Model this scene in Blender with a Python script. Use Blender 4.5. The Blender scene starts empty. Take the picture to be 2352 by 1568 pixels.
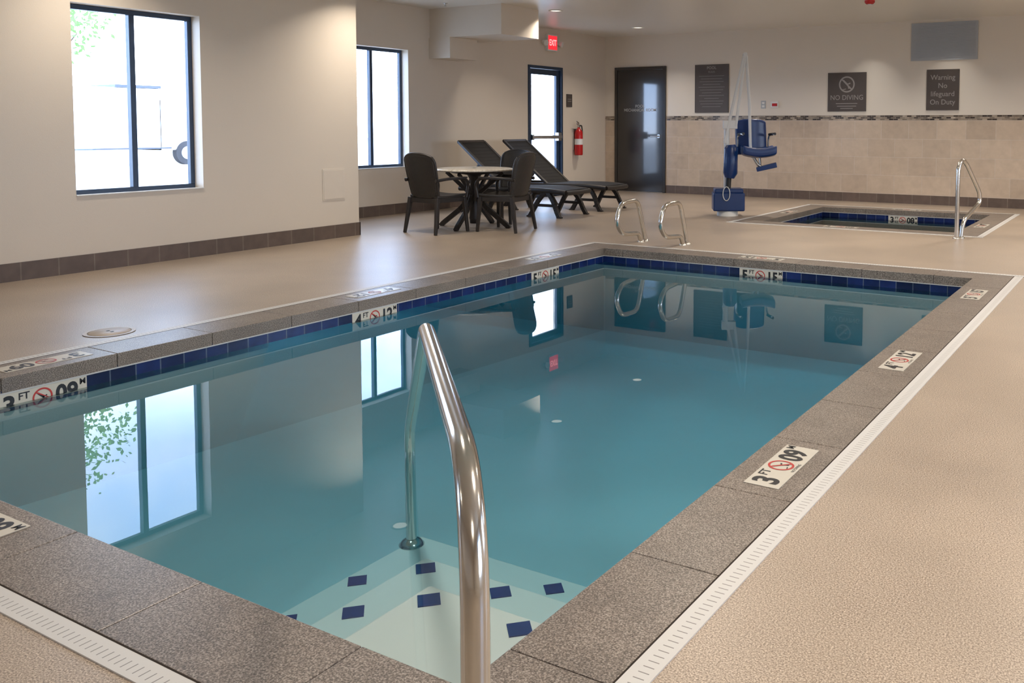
import bpy, math, random
import numpy as np
from mathutils import Vector, Matrix
random.seed(4)
sc=bpy.context.scene
COL=bpy.context.collection
sc.view_settings.view_transform='Standard'
sc.view_settings.look='None'
sc.view_settings.exposure=0.30

# ------------------------------------------------------------ materials
def base(name):
    m=bpy.data.materials.new(name); m.use_nodes=True
    nt=m.node_tree; b=nt.nodes['Principled BSDF']
    return m,nt,b
def mat(name,col,rough=.5,metal=0.,var=0.,vscale=8.,bump=0.,bscale=60.,spec=.5,emit=None,estr=1.,coat=0.,coatr=.12):
    m,nt,b=base(name)
    b.inputs['Roughness'].default_value=rough; b.inputs['Metallic'].default_value=metal
    b.inputs['Specular IOR Level'].default_value=spec
    b.inputs['Coat Weight'].default_value=coat
    b.inputs['Coat Roughness'].default_value=coatr
    tc=nt.nodes.new('ShaderNodeTexCoord')
    n=nt.nodes.new('ShaderNodeTexNoise'); n.inputs['Scale'].default_value=vscale; n.inputs['Detail'].default_value=4
    nt.links.new(tc.outputs['Object'],n.inputs['Vector'])
    mx=nt.nodes.new('ShaderNodeMix'); mx.data_type='RGBA'
    k=var if var>0 else .03
    mx.inputs[6].default_value=(*[c*(1-k) for c in col],1); mx.inputs[7].default_value=(*[min(1,c*(1+k)) for c in col],1)
    nt.links.new(n.outputs['Fac'],mx.inputs[0]); nt.links.new(mx.outputs[2],b.inputs['Base Color'])
    if bump>0:
        n2=nt.nodes.new('ShaderNodeTexNoise'); n2.inputs['Scale'].default_value=bscale; n2.inputs['Detail'].default_value=3
        nt.links.new(tc.outputs['Object'],n2.inputs['Vector'])
        bp=nt.nodes.new('ShaderNodeBump'); bp.inputs['Strength'].default_value=bump; bp.inputs['Distance'].default_value=.01
        nt.links.new(n2.outputs['Fac'],bp.inputs['Height']); nt.links.new(bp.outputs['Normal'],b.inputs['Normal'])
    if emit:
        b.inputs['Emission Color'].default_value=(*emit,1); b.inputs['Emission Strength'].default_value=estr
    return m
def speckle(name,dark,mid,light,rough,s1=260.,s2=3.,bump=.15,coat=0.,coatr=.2):
    m,nt,b=base(name); b.inputs['Roughness'].default_value=rough
    b.inputs['Coat Weight'].default_value=coat; b.inputs['Coat Roughness'].default_value=coatr
    tc=nt.nodes.new('ShaderNodeTexCoord')
    n=nt.nodes.new('ShaderNodeTexNoise'); n.inputs['Scale'].default_value=s1; n.inputs['Detail'].default_value=3; n.inputs['Roughness'].default_value=.7
    nt.links.new(tc.outputs['Object'],n.inputs['Vector'])
    r=nt.nodes.new('ShaderNodeValToRGB'); e=r.color_ramp.elements
    e[0].position=.36; e[0].color=(*dark,1); e[1].position=.64; e[1].color=(*light,1)
    x=r.color_ramp.elements.new(.5); x.color=(*mid,1)
    nt.links.new(n.outputs['Fac'],r.inputs['Fac'])
    n2=nt.nodes.new('ShaderNodeTexNoise'); n2.inputs['Scale'].default_value=s2; n2.inputs['Detail'].default_value=6
    nt.links.new(tc.outputs['Object'],n2.inputs['Vector'])
    mr=nt.nodes.new('ShaderNodeMapRange'); mr.inputs['From Min'].default_value=.3; mr.inputs['From Max'].default_value=.7
    mr.inputs['To Min'].default_value=.86; mr.inputs['To Max'].default_value=1.12
    nt.links.new(n2.outputs['Fac'],mr.inputs['Value'])
    vm=nt.nodes.new('ShaderNodeVectorMath'); vm.operation='SCALE'
    nt.links.new(r.outputs['Color'],vm.inputs[0]); nt.links.new(mr.outputs['Result'],vm.inputs['Scale'])
    nt.links.new(vm.outputs['Vector'],b.inputs['Base Color'])
    bp=nt.nodes.new('ShaderNodeBump'); bp.inputs['Strength'].default_value=bump; bp.inputs['Distance'].default_value=.001
    nt.links.new(n.outputs['Fac'],bp.inputs['Height']); nt.links.new(bp.outputs['Normal'],b.inputs['Normal'])
    return m
def brick(name,axes,c1,c2,mortar,w,h,ms,rough,off=.0,shift=(0,0),var=.1,spec=.5,bias=0.):
    m,nt,b=base(name); b.inputs['Roughness'].default_value=rough; b.inputs['Specular IOR Level'].default_value=spec
    tc=nt.nodes.new('ShaderNodeTexCoord'); sp=nt.nodes.new('ShaderNodeSeparateXYZ'); cb=nt.nodes.new('ShaderNodeCombineXYZ')
    nt.links.new(tc.outputs['Object'],sp.inputs[0])
    for i,a in enumerate(axes):
        ad=nt.nodes.new('ShaderNodeMath'); ad.operation='ADD'; ad.inputs[1].default_value=shift[i]
        src=sp.outputs['XYZ'.index(a[0])]
        if len(a)>1:
            s2=nt.nodes.new('ShaderNodeMath'); s2.operation='ADD'
            nt.links.new(src,s2.inputs[0]); nt.links.new(sp.outputs['XYZ'.index(a[1])],s2.inputs[1]); src=s2.outputs[0]
        nt.links.new(src,ad.inputs[0]); nt.links.new(ad.outputs[0],cb.inputs[i])
    br=nt.nodes.new('ShaderNodeTexBrick'); br.offset=off; br.inputs['Scale'].default_value=1
    br.inputs['Brick Width'].default_value=w; br.inputs['Row Height'].default_value=h; br.inputs['Mortar Size'].default_value=ms
    br.inputs['Color1'].default_value=(*c1,1); br.inputs['Color2'].default_value=(*c2,1); br.inputs['Mortar'].default_value=(*mortar,1)
    br.inputs['Bias'].default_value=bias
    nt.links.new(cb.outputs[0],br.inputs['Vector'])
    n=nt.nodes.new('ShaderNodeTexNoise'); n.inputs['Scale'].default_value=9; n.inputs['Detail'].default_value=5
    nt.links.new(tc.outputs['Object'],n.inputs['Vector'])
    mr=nt.nodes.new('ShaderNodeMapRange'); mr.inputs['From Min'].default_value=.3; mr.inputs['From Max'].default_value=.7
    mr.inputs['To Min'].default_value=1-var; mr.inputs['To Max'].default_value=1+var
    nt.links.new(n.outputs['Fac'],mr.inputs['Value'])
    vm=nt.nodes.new('ShaderNodeVectorMath'); vm.operation='SCALE'
    nt.links.new(br.outputs['Color'],vm.inputs[0]); nt.links.new(mr.outputs['Result'],vm.inputs['Scale'])
    nt.links.new(vm.outputs['Vector'],b.inputs['Base Color'])
    bp=nt.nodes.new('ShaderNodeBump'); bp.inputs['Strength'].default_value=.4; bp.inputs['Distance'].default_value=.002; bp.invert=True
    nt.links.new(br.outputs['Fac'],bp.inputs['Height']); nt.links.new(bp.outputs['Normal'],b.inputs['Normal'])
    return m

M_WALL=mat('wall_paint',(.71,.63,.53),.6,var=.02,vscale=1.5,bump=.10,bscale=180)
M_FARW=mat('far_wall_paint',(.74,.67,.57),.35,var=.02,vscale=1.5,bump=.03,bscale=60)
M_CEIL=mat('ceiling_paint',(.77,.72,.64),.33,var=.02,vscale=1.,bump=.03,bscale=30)
M_DECK=speckle('deck_epoxy',(.14,.10,.07),(.36,.285,.215),(.62,.525,.425),.45,s1=210.,s2=1.3,bump=.05,coat=.5,coatr=.34)
M_COPE=speckle('granite_coping',(.06,.048,.040),(.175,.143,.118),(.38,.33,.285),.38,s1=190.,s2=5.,bump=.12)
M_GROUT=mat('dark_grout',(.04,.033,.028),.95,spec=.1)
M_BASEX=brick('baseboard_tile_x',('X','Z'),(.115,.083,.066),(.14,.10,.08),(.19,.15,.12),.30,.30,.006,.45,var=.15,shift=(0,.1))
M_BASEY=brick('baseboard_tile_y',('Y','Z'),(.115,.083,.066),(.14,.10,.08),(.19,.15,.12),.30,.30,.006,.45,var=.15,shift=(0,.1))
M_WAIN=brick('wainscot_tile',('X','Z'),(.59,.475,.36),(.49,.39,.295),(.58,.49,.40),.46,.31,.005,.22,off=.5,var=.07,shift=(0,-.16))
M_MOSA=brick('mosaic_band',('X','Z'),(.50,.41,.31),(.035,.024,.018),(.26,.22,.18),.075,.0275,.003,.22,off=.5,var=.2,shift=(0,-1.405),bias=.1)
M_NAVY=brick('navy_waterline_tile',('XY','Z'),(.008,.022,.12),(.004,.010,.05),(.08,.11,.17),.148,.40,.004,.22,var=.25,shift=(0.02,.25))
M_CAP=mat('pale_tile_cap',(.50,.51,.52),.6)
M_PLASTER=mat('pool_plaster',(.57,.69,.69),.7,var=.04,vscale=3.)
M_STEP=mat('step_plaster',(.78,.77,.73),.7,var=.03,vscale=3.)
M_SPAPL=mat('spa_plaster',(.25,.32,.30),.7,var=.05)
M_TILEB=mat('cobalt_step_tile',(.01,.03,.17),.3,var=.3,vscale=20)
M_STEEL=mat('polished_steel',(.66,.64,.60),.16,metal=1.,var=.05,bump=.02,bscale=30)
M_STEELB=mat('brushed_steel',(.55,.55,.54),.3,metal=1.,var=.05)
M_BRONZE=mat('bloom_tinted_bronze',(.025,.045,.085),.35,var=.1)  # bronze with the blue of the window bloom mixed into its colour
M_DOOR=mat('dark_door_paint',(.024,.021,.019),.3,var=.1,vscale=3,spec=.3,coat=1.,coatr=.07)
M_DLET=mat('door_lettering_paint',(.38,.37,.35),.5)
M_RESIN=mat('dark_resin',(.022,.018,.016),.42,var=.2,vscale=40)
M_SLING=mat('black_sling_resin',(.010,.009,.009),.65,var=.2,vscale=40,spec=.3)
M_CREAM=speckle('cream_tabletop',(.52,.46,.37),(.66,.60,.50),(.78,.73,.65),.3,s1=25.,s2=8.,bump=.02,coat=.2)
M_WHITE=mat('white_plastic',(.76,.75,.71),.4)
M_MAST=mat('offwhite_enamel',(.60,.60,.58),.35)
M_OFFW=mat('offwhite_panel',(.70,.625,.53),.5)
M_BLUE=mat('royal_blue_plastic',(.004,.028,.125),.32,var=.15)
M_RED=mat('red_enamel',(.50,.012,.012),.25)
M_BLACK=mat('black_rubber',(.012,.012,.012),.5)
M_PLATE=mat('marker_plate',(.56,.53,.46),.35,var=.06,vscale=30)
M_INK=mat('black_ink',(.015,.015,.018),.45)
M_REDINK=mat('red_ink',(.45,.04,.035),.45)
M_SIGN=mat('taupe_sign_face',(.080,.064,.056),.35,var=.1)
M_LETTER=mat('pale_lettering',(.31,.28,.26),.5)
M_GREY=mat('grey_louvre',(.42,.44,.46),.4)
M_EXITF=mat('exit_face',(.5,.02,.02),.4,emit=(1,.03,.05),estr=.7)
M_EXITL=mat('exit_letters',(1,.3,.3),.4,emit=(1,.28,.28),estr=1.4)
M_LENS=mat('lamp_lens',(.9,.85,.75),.4,emit=(1,.88,.72),estr=1.2)
M_CONC=mat('pale_concrete',(.78,.78,.77),.9,var=.04,vscale=.4)
M_LEAF=mat('leaf',(.20,.34,.11),.6,var=.4,vscale=2.)
M_BARK=mat('bark',(.16,.13,.10),.9,var=.3,vscale=12,bump=.5)
M_VAN=mat('white_vehicle_paint',(.8,.81,.83),.3)
M_DGLASS=mat('grey_vehicle_trim',(.06,.07,.09),.3)
M_TYRE=mat('grey_tyre',(.04,.04,.045),.8)

def wicker():
    m,nt,b=base('woven_resin'); b.inputs['Roughness'].default_value=.38
    tc=nt.nodes.new('ShaderNodeTexCoord')
    w1=nt.nodes.new('ShaderNodeTexWave'); w1.bands_direction='Z'; w1.inputs['Scale'].default_value=22
    w2=nt.nodes.new('ShaderNodeTexWave'); w2.bands_direction='X'; w2.inputs['Scale'].default_value=14
    for w in (w1,w2): nt.links.new(tc.outputs['Object'],w.inputs['Vector'])
    mu=nt.nodes.new('ShaderNodeMath'); mu.operation='MULTIPLY'
    nt.links.new(w1.outputs['Fac'],mu.inputs[0]); nt.links.new(w2.outputs['Fac'],mu.inputs[1])
    r=nt.nodes.new('ShaderNodeMix'); r.data_type='RGBA'
    r.inputs[6].default_value=(.014,.012,.010,1); r.inputs[7].default_value=(.042,.036,.032,1)
    nt.links.new(mu.outputs[0],r.inputs[0]); nt.links.new(r.outputs[2],b.inputs['Base Color'])
    bp=nt.nodes.new('ShaderNodeBump'); bp.inputs['Strength'].default_value=.4; bp.inputs['Distance'].default_value=.003
    nt.links.new(mu.outputs[0],bp.inputs['Height']); nt.links.new(bp.outputs['Normal'],b.inputs['Normal'])
    return m
M_WICK=wicker()
def grate():
    m,nt,b=base('slotted_drain'); b.inputs['Roughness'].default_value=.45
    tc=nt.nodes.new('ShaderNodeTexCoord'); sp=nt.nodes.new('ShaderNodeSeparateXYZ'); nt.links.new(tc.outputs['Object'],sp.inputs[0])
    def mth(op,a,bv=None):
        n=nt.nodes.new('ShaderNodeMath'); n.operation=op
        nt.links.new(a,n.inputs[0])
        if bv is not None: n.inputs[1].default_value=bv
        return n
    md=mth('PINGPONG',sp.outputs[0],.0125); lt=mth('LESS_THAN',md.outputs[0],.0017)
    ab=mth('ADD',sp.outputs[1],.004); ab2=mth('ABSOLUTE',ab.outputs[0]); lt2=mth('LESS_THAN',ab2.outputs[0],.015)
    mu=nt.nodes.new('ShaderNodeMath'); mu.operation='MULTIPLY'
    nt.links.new(lt.outputs[0],mu.inputs[0]); nt.links.new(lt2.outputs[0],mu.inputs[1])
    mx=nt.nodes.new('ShaderNodeMix'); mx.data_type='RGBA'
    mx.inputs[6].default_value=(.60,.59,.57,1); mx.inputs[7].default_value=(.22,.21,.20,1)
    nt.links.new(mu.outputs[0],mx.inputs[0]); nt.links.new(mx.outputs[2],b.inputs['Base Color'])
    return m
M_GRATE=grate()
def water(name,absc,dens):
    m=bpy.data.materials.new(name); m.use_nodes=True; nt=m.node_tree; nt.nodes.clear()
    out=nt.nodes.new('ShaderNodeOutputMaterial'); tr=nt.nodes.new('ShaderNodeBsdfTransparent'); gl=nt.nodes.new('ShaderNodeBsdfGlossy')
    gl.inputs['Roughness'].default_value=0.0
    fr=nt.nodes.new('ShaderNodeFresnel'); fr.inputs['IOR'].default_value=1.58
    mx=nt.nodes.new('ShaderNodeMixShader')
    nt.links.new(fr.outputs[0],mx.inputs[0]); nt.links.new(tr.outputs[0],mx.inputs[1]); nt.links.new(gl.outputs[0],mx.inputs[2])
    nt.links.new(mx.outputs[0],out.inputs['Surface'])
    tc=nt.nodes.new('ShaderNodeTexCoord'); n=nt.nodes.new('ShaderNodeTexNoise'); n.inputs['Scale'].default_value=2.2; n.inputs['Detail'].default_value=1
    nt.links.new(tc.outputs['Object'],n.inputs['Vector'])
    bp=nt.nodes.new('ShaderNodeBump'); bp.inputs['Strength'].default_value=.03; bp.inputs['Distance'].default_value=.01
    nt.links.new(n.outputs['Fac'],bp.inputs['Height']); nt.links.new(bp.outputs[0],gl.inputs['Normal'])
    va=nt.nodes.new('ShaderNodeVolumeAbsorption'); va.inputs['Color'].default_value=(*absc,1); va.inputs['Density'].default_value=dens
    nt.links.new(va.outputs[0],out.inputs['Volume'])
    return m
M_WATER=water('pool_water',(.08,.66,.82),.82)
M_SPAW=water('spa_water',(.05,.6,.55),2.0)
def glass():
    m=bpy.data.materials.new('window_glass'); m.use_nodes=True; nt=m.node_tree; nt.nodes.clear()
    out=nt.nodes.new('ShaderNodeOutputMaterial'); tr=nt.nodes.new('ShaderNodeBsdfTransparent'); gl=nt.nodes.new('ShaderNodeBsdfGlossy')
    gl.inputs['Roughness'].default_value=0.02; tr.inputs['Color'].default_value=(.96,.98,1,1)
    mx=nt.nodes.new('ShaderNodeMixShader'); mx.inputs[0].default_value=.05
    nt.links.new(tr.outputs[0],mx.inputs[1]); nt.links.new(gl.outputs[0],mx.inputs[2]); nt.links.new(mx.outputs[0],out.inputs['Surface'])
    return m
M_GLASS=glass()

# ------------------------------------------------------------ mesh builder
TXT={}
def text_geo(body,size,bold):
    k=(body,size,bold)
    if k in TXT: return TXT[k]
    c=bpy.data.curves.new('tmp','FONT'); c.body=body; c.size=size; c.align_x='CENTER'; c.align_y='CENTER'; c.offset=bold; c.resolution_u=4
    o=bpy.data.objects.new('tmp',c); COL.objects.link(o)
    bpy.context.view_layer.update()
    dg=bpy.context.evaluated_depsgraph_get()
    me=bpy.data.meshes.new_from_object(o.evaluated_get(dg))
    V=[v.co.copy() for v in me.vertices]; Fc=[tuple(p.vertices) for p in me.polygons]
    bpy.data.objects.remove(o); bpy.data.curves.remove(c); bpy.data.meshes.remove(me)
    TXT[k]=(V,Fc); return TXT[k]
I4=Matrix.Identity(4)
class MB:
    def __init__(s): s.v=[];s.f=[];s.m=[];s.sm=[];s.mats=[];s.M=I4
    def mi(s,mt):
        if mt not in s.mats: s.mats.append(mt)
        return s.mats.index(mt)
    def add(s,V,F,mt,smooth=False):
        o=len(s.v); s.v+= [s.M@Vector(v) for v in V]; i=s.mi(mt)
        for f in F: s.f.append(tuple(o+k for k in f)); s.m.append(i); s.sm.append(smooth)
    def box(s,a,b,mt):
        x0,y0,z0=[min(a[i],b[i]) for i in range(3)]; x1,y1,z1=[max(a[i],b[i]) for i in range(3)]
        s.add([(x0,y0,z0),(x1,y0,z0),(x1,y1,z0),(x0,y1,z0),(x0,y0,z1),(x1,y0,z1),(x1,y1,z1),(x0,y1,z1)],
              [(0,3,2,1),(4,5,6,7),(0,1,5,4),(1,2,6,5),(2,3,7,6),(3,0,4,7)],mt)
    def quad(s,p,mt): s.add(p,[(0,1,2,3)],mt)
    def beam(s,p0,p1,w0,h0,w1,h1,mt,up=(0,0,1)):
        p0=Vector(p0);p1=Vector(p1);d=(p1-p0).normalized();u=Vector(up)
        if abs(d.dot(u))>.98: u=Vector((0,1,0))
        r=d.cross(u).normalized();u=r.cross(d)
        V=[]
        for p,w,h in((p0,w0,h0),(p1,w1,h1)):
            for a,b in((-1,-1),(1,-1),(1,1),(-1,1)): V.append(p+r*a*w/2+u*b*h/2)
        s.add(V,[(0,1,2,3),(7,6,5,4),(0,4,5,1),(1,5,6,2),(2,6,7,3),(3,7,4,0)],mt)
    def tube(s,P,r,mt,n=14,cap=True,closed=False):
        P=[Vector(p) for p in P]; N=len(P); R=r if isinstance(r,(list,tuple)) else [r]*N
        T=[]
        for i in range(N):
            a=P[(i-1)%N] if (closed or i>0) else P[i]; b=P[(i+1)%N] if (closed or i<N-1) else P[i]
            T.append((b-a).normalized())
        u=T[0].orthogonal().normalized(); V=[]
        for i in range(N):
            u=(u-T[i]*u.dot(T[i])).normalized(); w=T[i].cross(u)
            for k in range(n):
                a=2*math.pi*k/n; V.append(P[i]+(u*math.cos(a)+w*math.sin(a))*R[i])
        F=[]
        for i in range(N if closed else N-1):
            j=(i+1)%N
            for k in range(n): F.append((i*n+k,i*n+(k+1)%n,j*n+(k+1)%n,j*n+k))
        s.add(V,F,mt,True)
        if cap and not closed:
            s.add(V[:n],[tuple(reversed(range(n)))],mt); s.add(V[-n:],[tuple(range(n))],mt)
    def cyl(s,p0,p1,r,mt,n=24,r1=None): s.tube([p0,p1],[r,r if r1 is None else r1],mt,n)
    def lathe(s,prof,mt,n=32,c=(0,0,0)):
        V=[];F=[]
        for r,z in prof:
            for k in range(n): a=2*math.pi*k/n; V.append((c[0]+r*math.cos(a),c[1]+r*math.sin(a),c[2]+z))
        for i in range(len(prof)-1):
            for k in range(n): F.append((i*n+k,i*n+(k+1)%n,(i+1)*n+(k+1)%n,(i+1)*n+k))
        s.add(V,F,mt,True)
    def text(s,body,size,pos,mt,bold=0.,rot=0.,sx=1.):
        V,F=text_geo(body,size,bold); c,sn=math.cos(rot),math.sin(rot)
        s.add([(pos[0]+(v.x*sx)*c-v.y*sn,pos[1]+v.x*sx*sn+v.y*c,pos[2]) for v in V],F,mt)
    def ring(s,c,r0,r1,z,mt,n=36):
        V=[];F=[]
        for k in range(n):
            a=2*math.pi*k/n; V+=[(c[0]+r0*math.cos(a),c[1]+r0*math.sin(a),z),(c[0]+r1*math.cos(a),c[1]+r1*math.sin(a),z)]
        for k in range(n): j=(k+1)%n; F.append((2*k,2*k+1,2*j+1,2*j))
        s.add(V,F,mt)
    def nodive(s,c,r,z,ring,fig):
        def bar(a,b,w,zz,mt):
            a=Vector((*a,0));b=Vector((*b,0));d=(b-a).normalized();q=Vector((-d.y,d.x,0))*w/2
            s.quad([(c[0]+p.x,c[1]+p.y,zz) for p in (a-q,b-q,b+q,a+q)],mt)
        bar((-.45*r,.5*r),(.1*r,-.05*r),.20*r,z,fig); bar((.05*r,0),(.45*r,.15*r),.14*r,z,fig); bar((.0,-.02*r),(.25*r,-.35*r),.12*r,z,fig)
        s.ring((c[0]+.28*r,c[1]-.42*r),0.0,.13*r,z,fig,12)
        bar((-.6*r,-.68*r),(-.1*r,-.55*r),.09*r,z,fig)
        s.ring(c,.82*r,r,z+.0004,ring); bar((-.62*r,.62*r),(.62*r,-.62*r),.16*r,z+.0006,ring)
    def obj(s,name,parent=None,bevel=0.,seg=2,loc=None,**props):
        me=bpy.data.meshes.new(name); me.from_pydata([tuple(v) for v in s.v],[],s.f)
        for mt in s.mats: me.materials.append(mt)
        me.polygons.foreach_set('material_index',s.m); me.polygons.foreach_set('use_smooth',s.sm); me.update()
        o=bpy.data.objects.new(name,me); COL.objects.link(o)
        if loc is not None: o.location=loc
        if bevel>0:
            b=o.modifiers.new('bevel','BEVEL'); b.width=bevel; b.segments=seg; b.limit_method='ANGLE'; b.angle_limit=math.radians(40)
        if parent: o.parent=parent
        for k,v in props.items(): o[k]=v
        return o
def empty(name,loc,rz=0.,**props):
    e=bpy.data.objects.new(name,None); e.location=loc; e.rotation_euler=(0,0,rz); e.empty_display_size=.1; COL.objects.link(e)
    for k,v in props.items(): e[k]=v
    return e
def fillet(P,r,n=8):
    P=[Vector(p) for p in P]; rs=r if isinstance(r,(list,tuple)) else [r]*(len(P)-2); out=[P[0]]
    for i in range(1,len(P)-1):
        a=(P[i-1]-P[i]);b=(P[i+1]-P[i]);la,lb=a.length,b.length;a.normalize();b.normalize()
        d=min(rs[i-1],la*.49,lb*.49); p0=P[i]+a*d;p1=P[i]+b*d
        for k in range(n+1):
            t=k/n; out.append(p0*(1-t)**2+P[i]*2*t*(1-t)+p1*t*t)
    out.append(P[-1]); return out
def frame(o,x,y):
    x=Vector(x).normalized();y=Vector(y).normalized();z=x.cross(y)
    m=Matrix.Identity(4)
    for i in range(3): m[i][0]=x[i];m[i][1]=y[i];m[i][2]=z[i];m[i][3]=o[i]
    return m
def dup(root,name_root,loc,rz,**props):
    r=root.copy(); r.location=loc; r.rotation_euler=(0,0,rz); COL.objects.link(r)
    for k,v in props.items(): r[k]=v
    def rec(a,b):
        for ch in list(a.children):
            c=ch.copy(); c.parent=b; c.matrix_parent_inverse=ch.matrix_parent_inverse.copy(); COL.objects.link(c); rec(ch,c)
    rec(root,r); return r

# ------------------------------------------------------------ room dimensions
X1=-8.22; YC=7.57; X2=-9.70; YF=15.39; XR=3.0; YN=-4.0; ZC=3.06; T=.22
PX0,PX1,PY0,PY1=-5.10,-1.365,1.545,8.06      # pool inner
SX0,SX1,SY0,SY1=-4.70,-2.15,11.47,14.03      # spa inner
CW=.295; DW=.078
CB=-.075      # underside of the coping
WZ=-.145      # water level
TB=WZ-.030    # lower edge of the waterline tile
S={'kind':'structure'}
b=MB()
xs=sorted([X2-T,PX0-CW,PX1+CW,SX0-CW,SX1+CW,XR+T]); ys=sorted([YN-T,PY0-CW,PY1+CW,SY0-CW,SY1+CW,YF+T])
def hole(x,y): return (PX0-CW<x<PX1+CW and PY0-CW<y<PY1+CW) or (SX0-CW<x<SX1+CW and SY0-CW<y<SY1+CW)
for i in range(5):
    for j in range(5):
        if not hole((xs[i]+xs[i+1])/2,(ys[j]+ys[j+1])/2):
            b.quad([(xs[i],ys[j],0),(xs[i+1],ys[j],0),(xs[i+1],ys[j+1],0),(xs[i],ys[j+1],0)],M_DECK)
b.obj('floor',**S)
b=MB(); fa,fb,fc,fd,fz=X2-T,XR+T,YN-T,YF+T,-1.5  # unseen box added below the deck, keeps sky light out of the gaps
b.quad([(fa,fc,fz),(fb,fc,fz),(fb,fd,fz),(fa,fd,fz)],M_GROUT)
for p,q in(((fa,fc),(fb,fc)),((fb,fc),(fb,fd)),((fb,fd),(fa,fd)),((fa,fd),(fa,fc))):
    b.quad([(*p,fz),(*q,fz),(*q,-.001),(*p,-.001)],M_GROUT)
b.obj('under_deck_light_block',label='unseen dark box added under the deck to block sky light',**S)
b=MB(); b.box((X2-T,YN-T,ZC),(XR+T,YF+T,ZC+.2),M_CEIL); b.obj('ceiling',**S)

def wall_y(name,x,y0,y1,holes,th=-T):
    b=MB(); yy=sorted(set([y0,y1]+[h[0] for h in holes]+[h[1] for h in holes])); zz=sorted(set([0,ZC]+[h[2] for h in holes]+[h[3] for h in holes]))
    for i in range(len(yy)-1):
        for j in range(len(zz)-1):
            cy_,cz_=(yy[i]+yy[i+1])/2,(zz[j]+zz[j+1])/2
            if any(h[0]<cy_<h[1] and h[2]<cz_<h[3] for h in holes): continue
            for xx in(x,x+th):
                b.quad([(xx,yy[i],zz[j]),(xx,yy[i+1],zz[j]),(xx,yy[i+1],zz[j+1]),(xx,yy[i],zz[j+1])],M_WALL)
    for h in holes:
        b.quad([(x,h[0],h[2]),(x+th,h[0],h[2]),(x+th,h[0],h[3]),(x,h[0],h[3])],M_WALL)
        b.quad([(x,h[1],h[2]),(x+th,h[1],h[2]),(x+th,h[1],h[3]),(x,h[1],h[3])],M_WALL)
        b.quad([(x,h[0],h[2]),(x+th,h[0],h[2]),(x+th,h[1],h[2]),(x,h[1],h[2])],M_WALL)
        b.quad([(x,h[0],h[3]),(x+th,h[0],h[3]),(x+th,h[1],h[3]),(x,h[1],h[3])],M_WALL)
    for ye in (y0,y1): b.quad([(x,ye,0),(x+th,ye,0),(x+th,ye,ZC),(x,ye,ZC)],M_WALL)
    return b.obj(name,**S)
W1=(4.37,5.58,.67,2.36); W2=(8.70,9.92,.68,2.41); DE=(12.83,13.88,0,2.37)
W0_ADDED=(-1.6,-.4,.67,2.36)  # window added behind the camera to light the room
WR_ADDED=[(0.4,2.0,.7,2.4),(4.4,6.0,.7,2.4),(9.4,11.0,.7,2.4)]  # openings added in the unseen right wall for more daylight
wall_y('wall_left',X1,YN,YC,[W0_ADDED,W1])
wall_y('wall_window_recess',X2,YC-T,YF,[W2,DE])
wall_y('wall_right',XR,YN,YF,WR_ADDED,T)
b=MB(); b.box((X2,YC-T,0),(X1-T,YC,ZC),M_WALL); b.obj('wall_return',**S)
b=MB(); b.box((X2-T,YF,0),(XR+T,YF+T,ZC),M_FARW); b.obj('wall_far',**S)
b=MB(); b.box((X1-T,YN-T,0),(XR+T,YN,ZC),M_WALL); b.obj('wall_near',**S)
b=MB(); b.box((X2,10.38,2.62),(-8.32,11.28,ZC),M_WALL); b.box((X2,10.36,2.31),(-9.28,10.98,2.62),M_WALL); b.obj('trim_1',label='boxed drywall soffit hanging from the ceiling',**S)
b=MB(); b.box((X1,YN,0),(X1+.012,YC+.012,.152),M_BASEY); b.box((X1-.3,YC,0),(X1+.012,YC+.012,.152),M_BASEX); b.obj('baseboard_left',**S)
b=MB(); b.box((X2,YC,0),(X2+.012,DE[0]-.06,.152),M_BASEY); b.box((X2,DE[1]+.06,0),(X2+.012,YF,.152),M_BASEY); b.obj('baseboard_recess',**S)
DX0,DX1,DZ=-9.46,-8.31,2.45
b=MB(); b.box((X2+.012,YF-.014,0),(DX0,YF,.152),M_BASEX); b.box((DX1,YF-.014,0),(XR,YF,.152),M_BASEX); b.obj('baseboard_far',**S)
b=MB(); b.box((X2+.012,YF-.010,.152),(DX0,YF,1.405),M_WAIN); b.box((DX1,YF-.010,.152),(XR,YF,1.405),M_WAIN); b.obj('trim_2',label='beige tile wainscot',**S)
b=MB(); b.box((X2+.012,YF-.012,1.405),(DX0,YF,1.49),M_MOSA); b.box((DX1,YF-.012,1.405),(XR,YF,1.49),M_MOSA); b.obj('trim_3',label='narrow mosaic tile border',**S)

def window(name,x,h,sg=1):
    y0,y1,z0,z1=h; xa,xb=x-.13*sg,x-.18*sg; f=.045
    b=MB()
    b.box((xa,y0,z0),(xb,y1,z0+f),M_BRONZE); b.box((xa,y0,z1-f),(xb,y1,z1),M_BRONZE)
    b.box((xa,y0,z0+f),(xb,y0+f,z1-f),M_BRONZE); b.box((xa,y1-f,z0+f),(xb,y1,z1-f),M_BRONZE)
    ym=(y0+y1)/2; b.box((xa+.01*sg,ym-.026,z0+f),(xb,ym+.026,z1-f),M_BRONZE)
    b.box((x-.02*sg,y0,z0-.0),(x+.012*sg,y1,z0+.012),M_WHITE)
    o=b.obj(name,bevel=.003,**S)
    g=MB(); g.box((xa-.02*sg,y0+f,z0+f),(xa-.026*sg,y1-f,z1-f),M_GLASS); g.obj('glass_pane',parent=o)
    return o
window('window_1',X1,W1); window('window_2',X2,W2); window('window_3',X1,W0_ADDED)
for i,h in enumerate(WR_ADDED): window('window_%d'%(4+i),XR,h,-1)  # unseen right-wall windows, added as light sources
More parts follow.
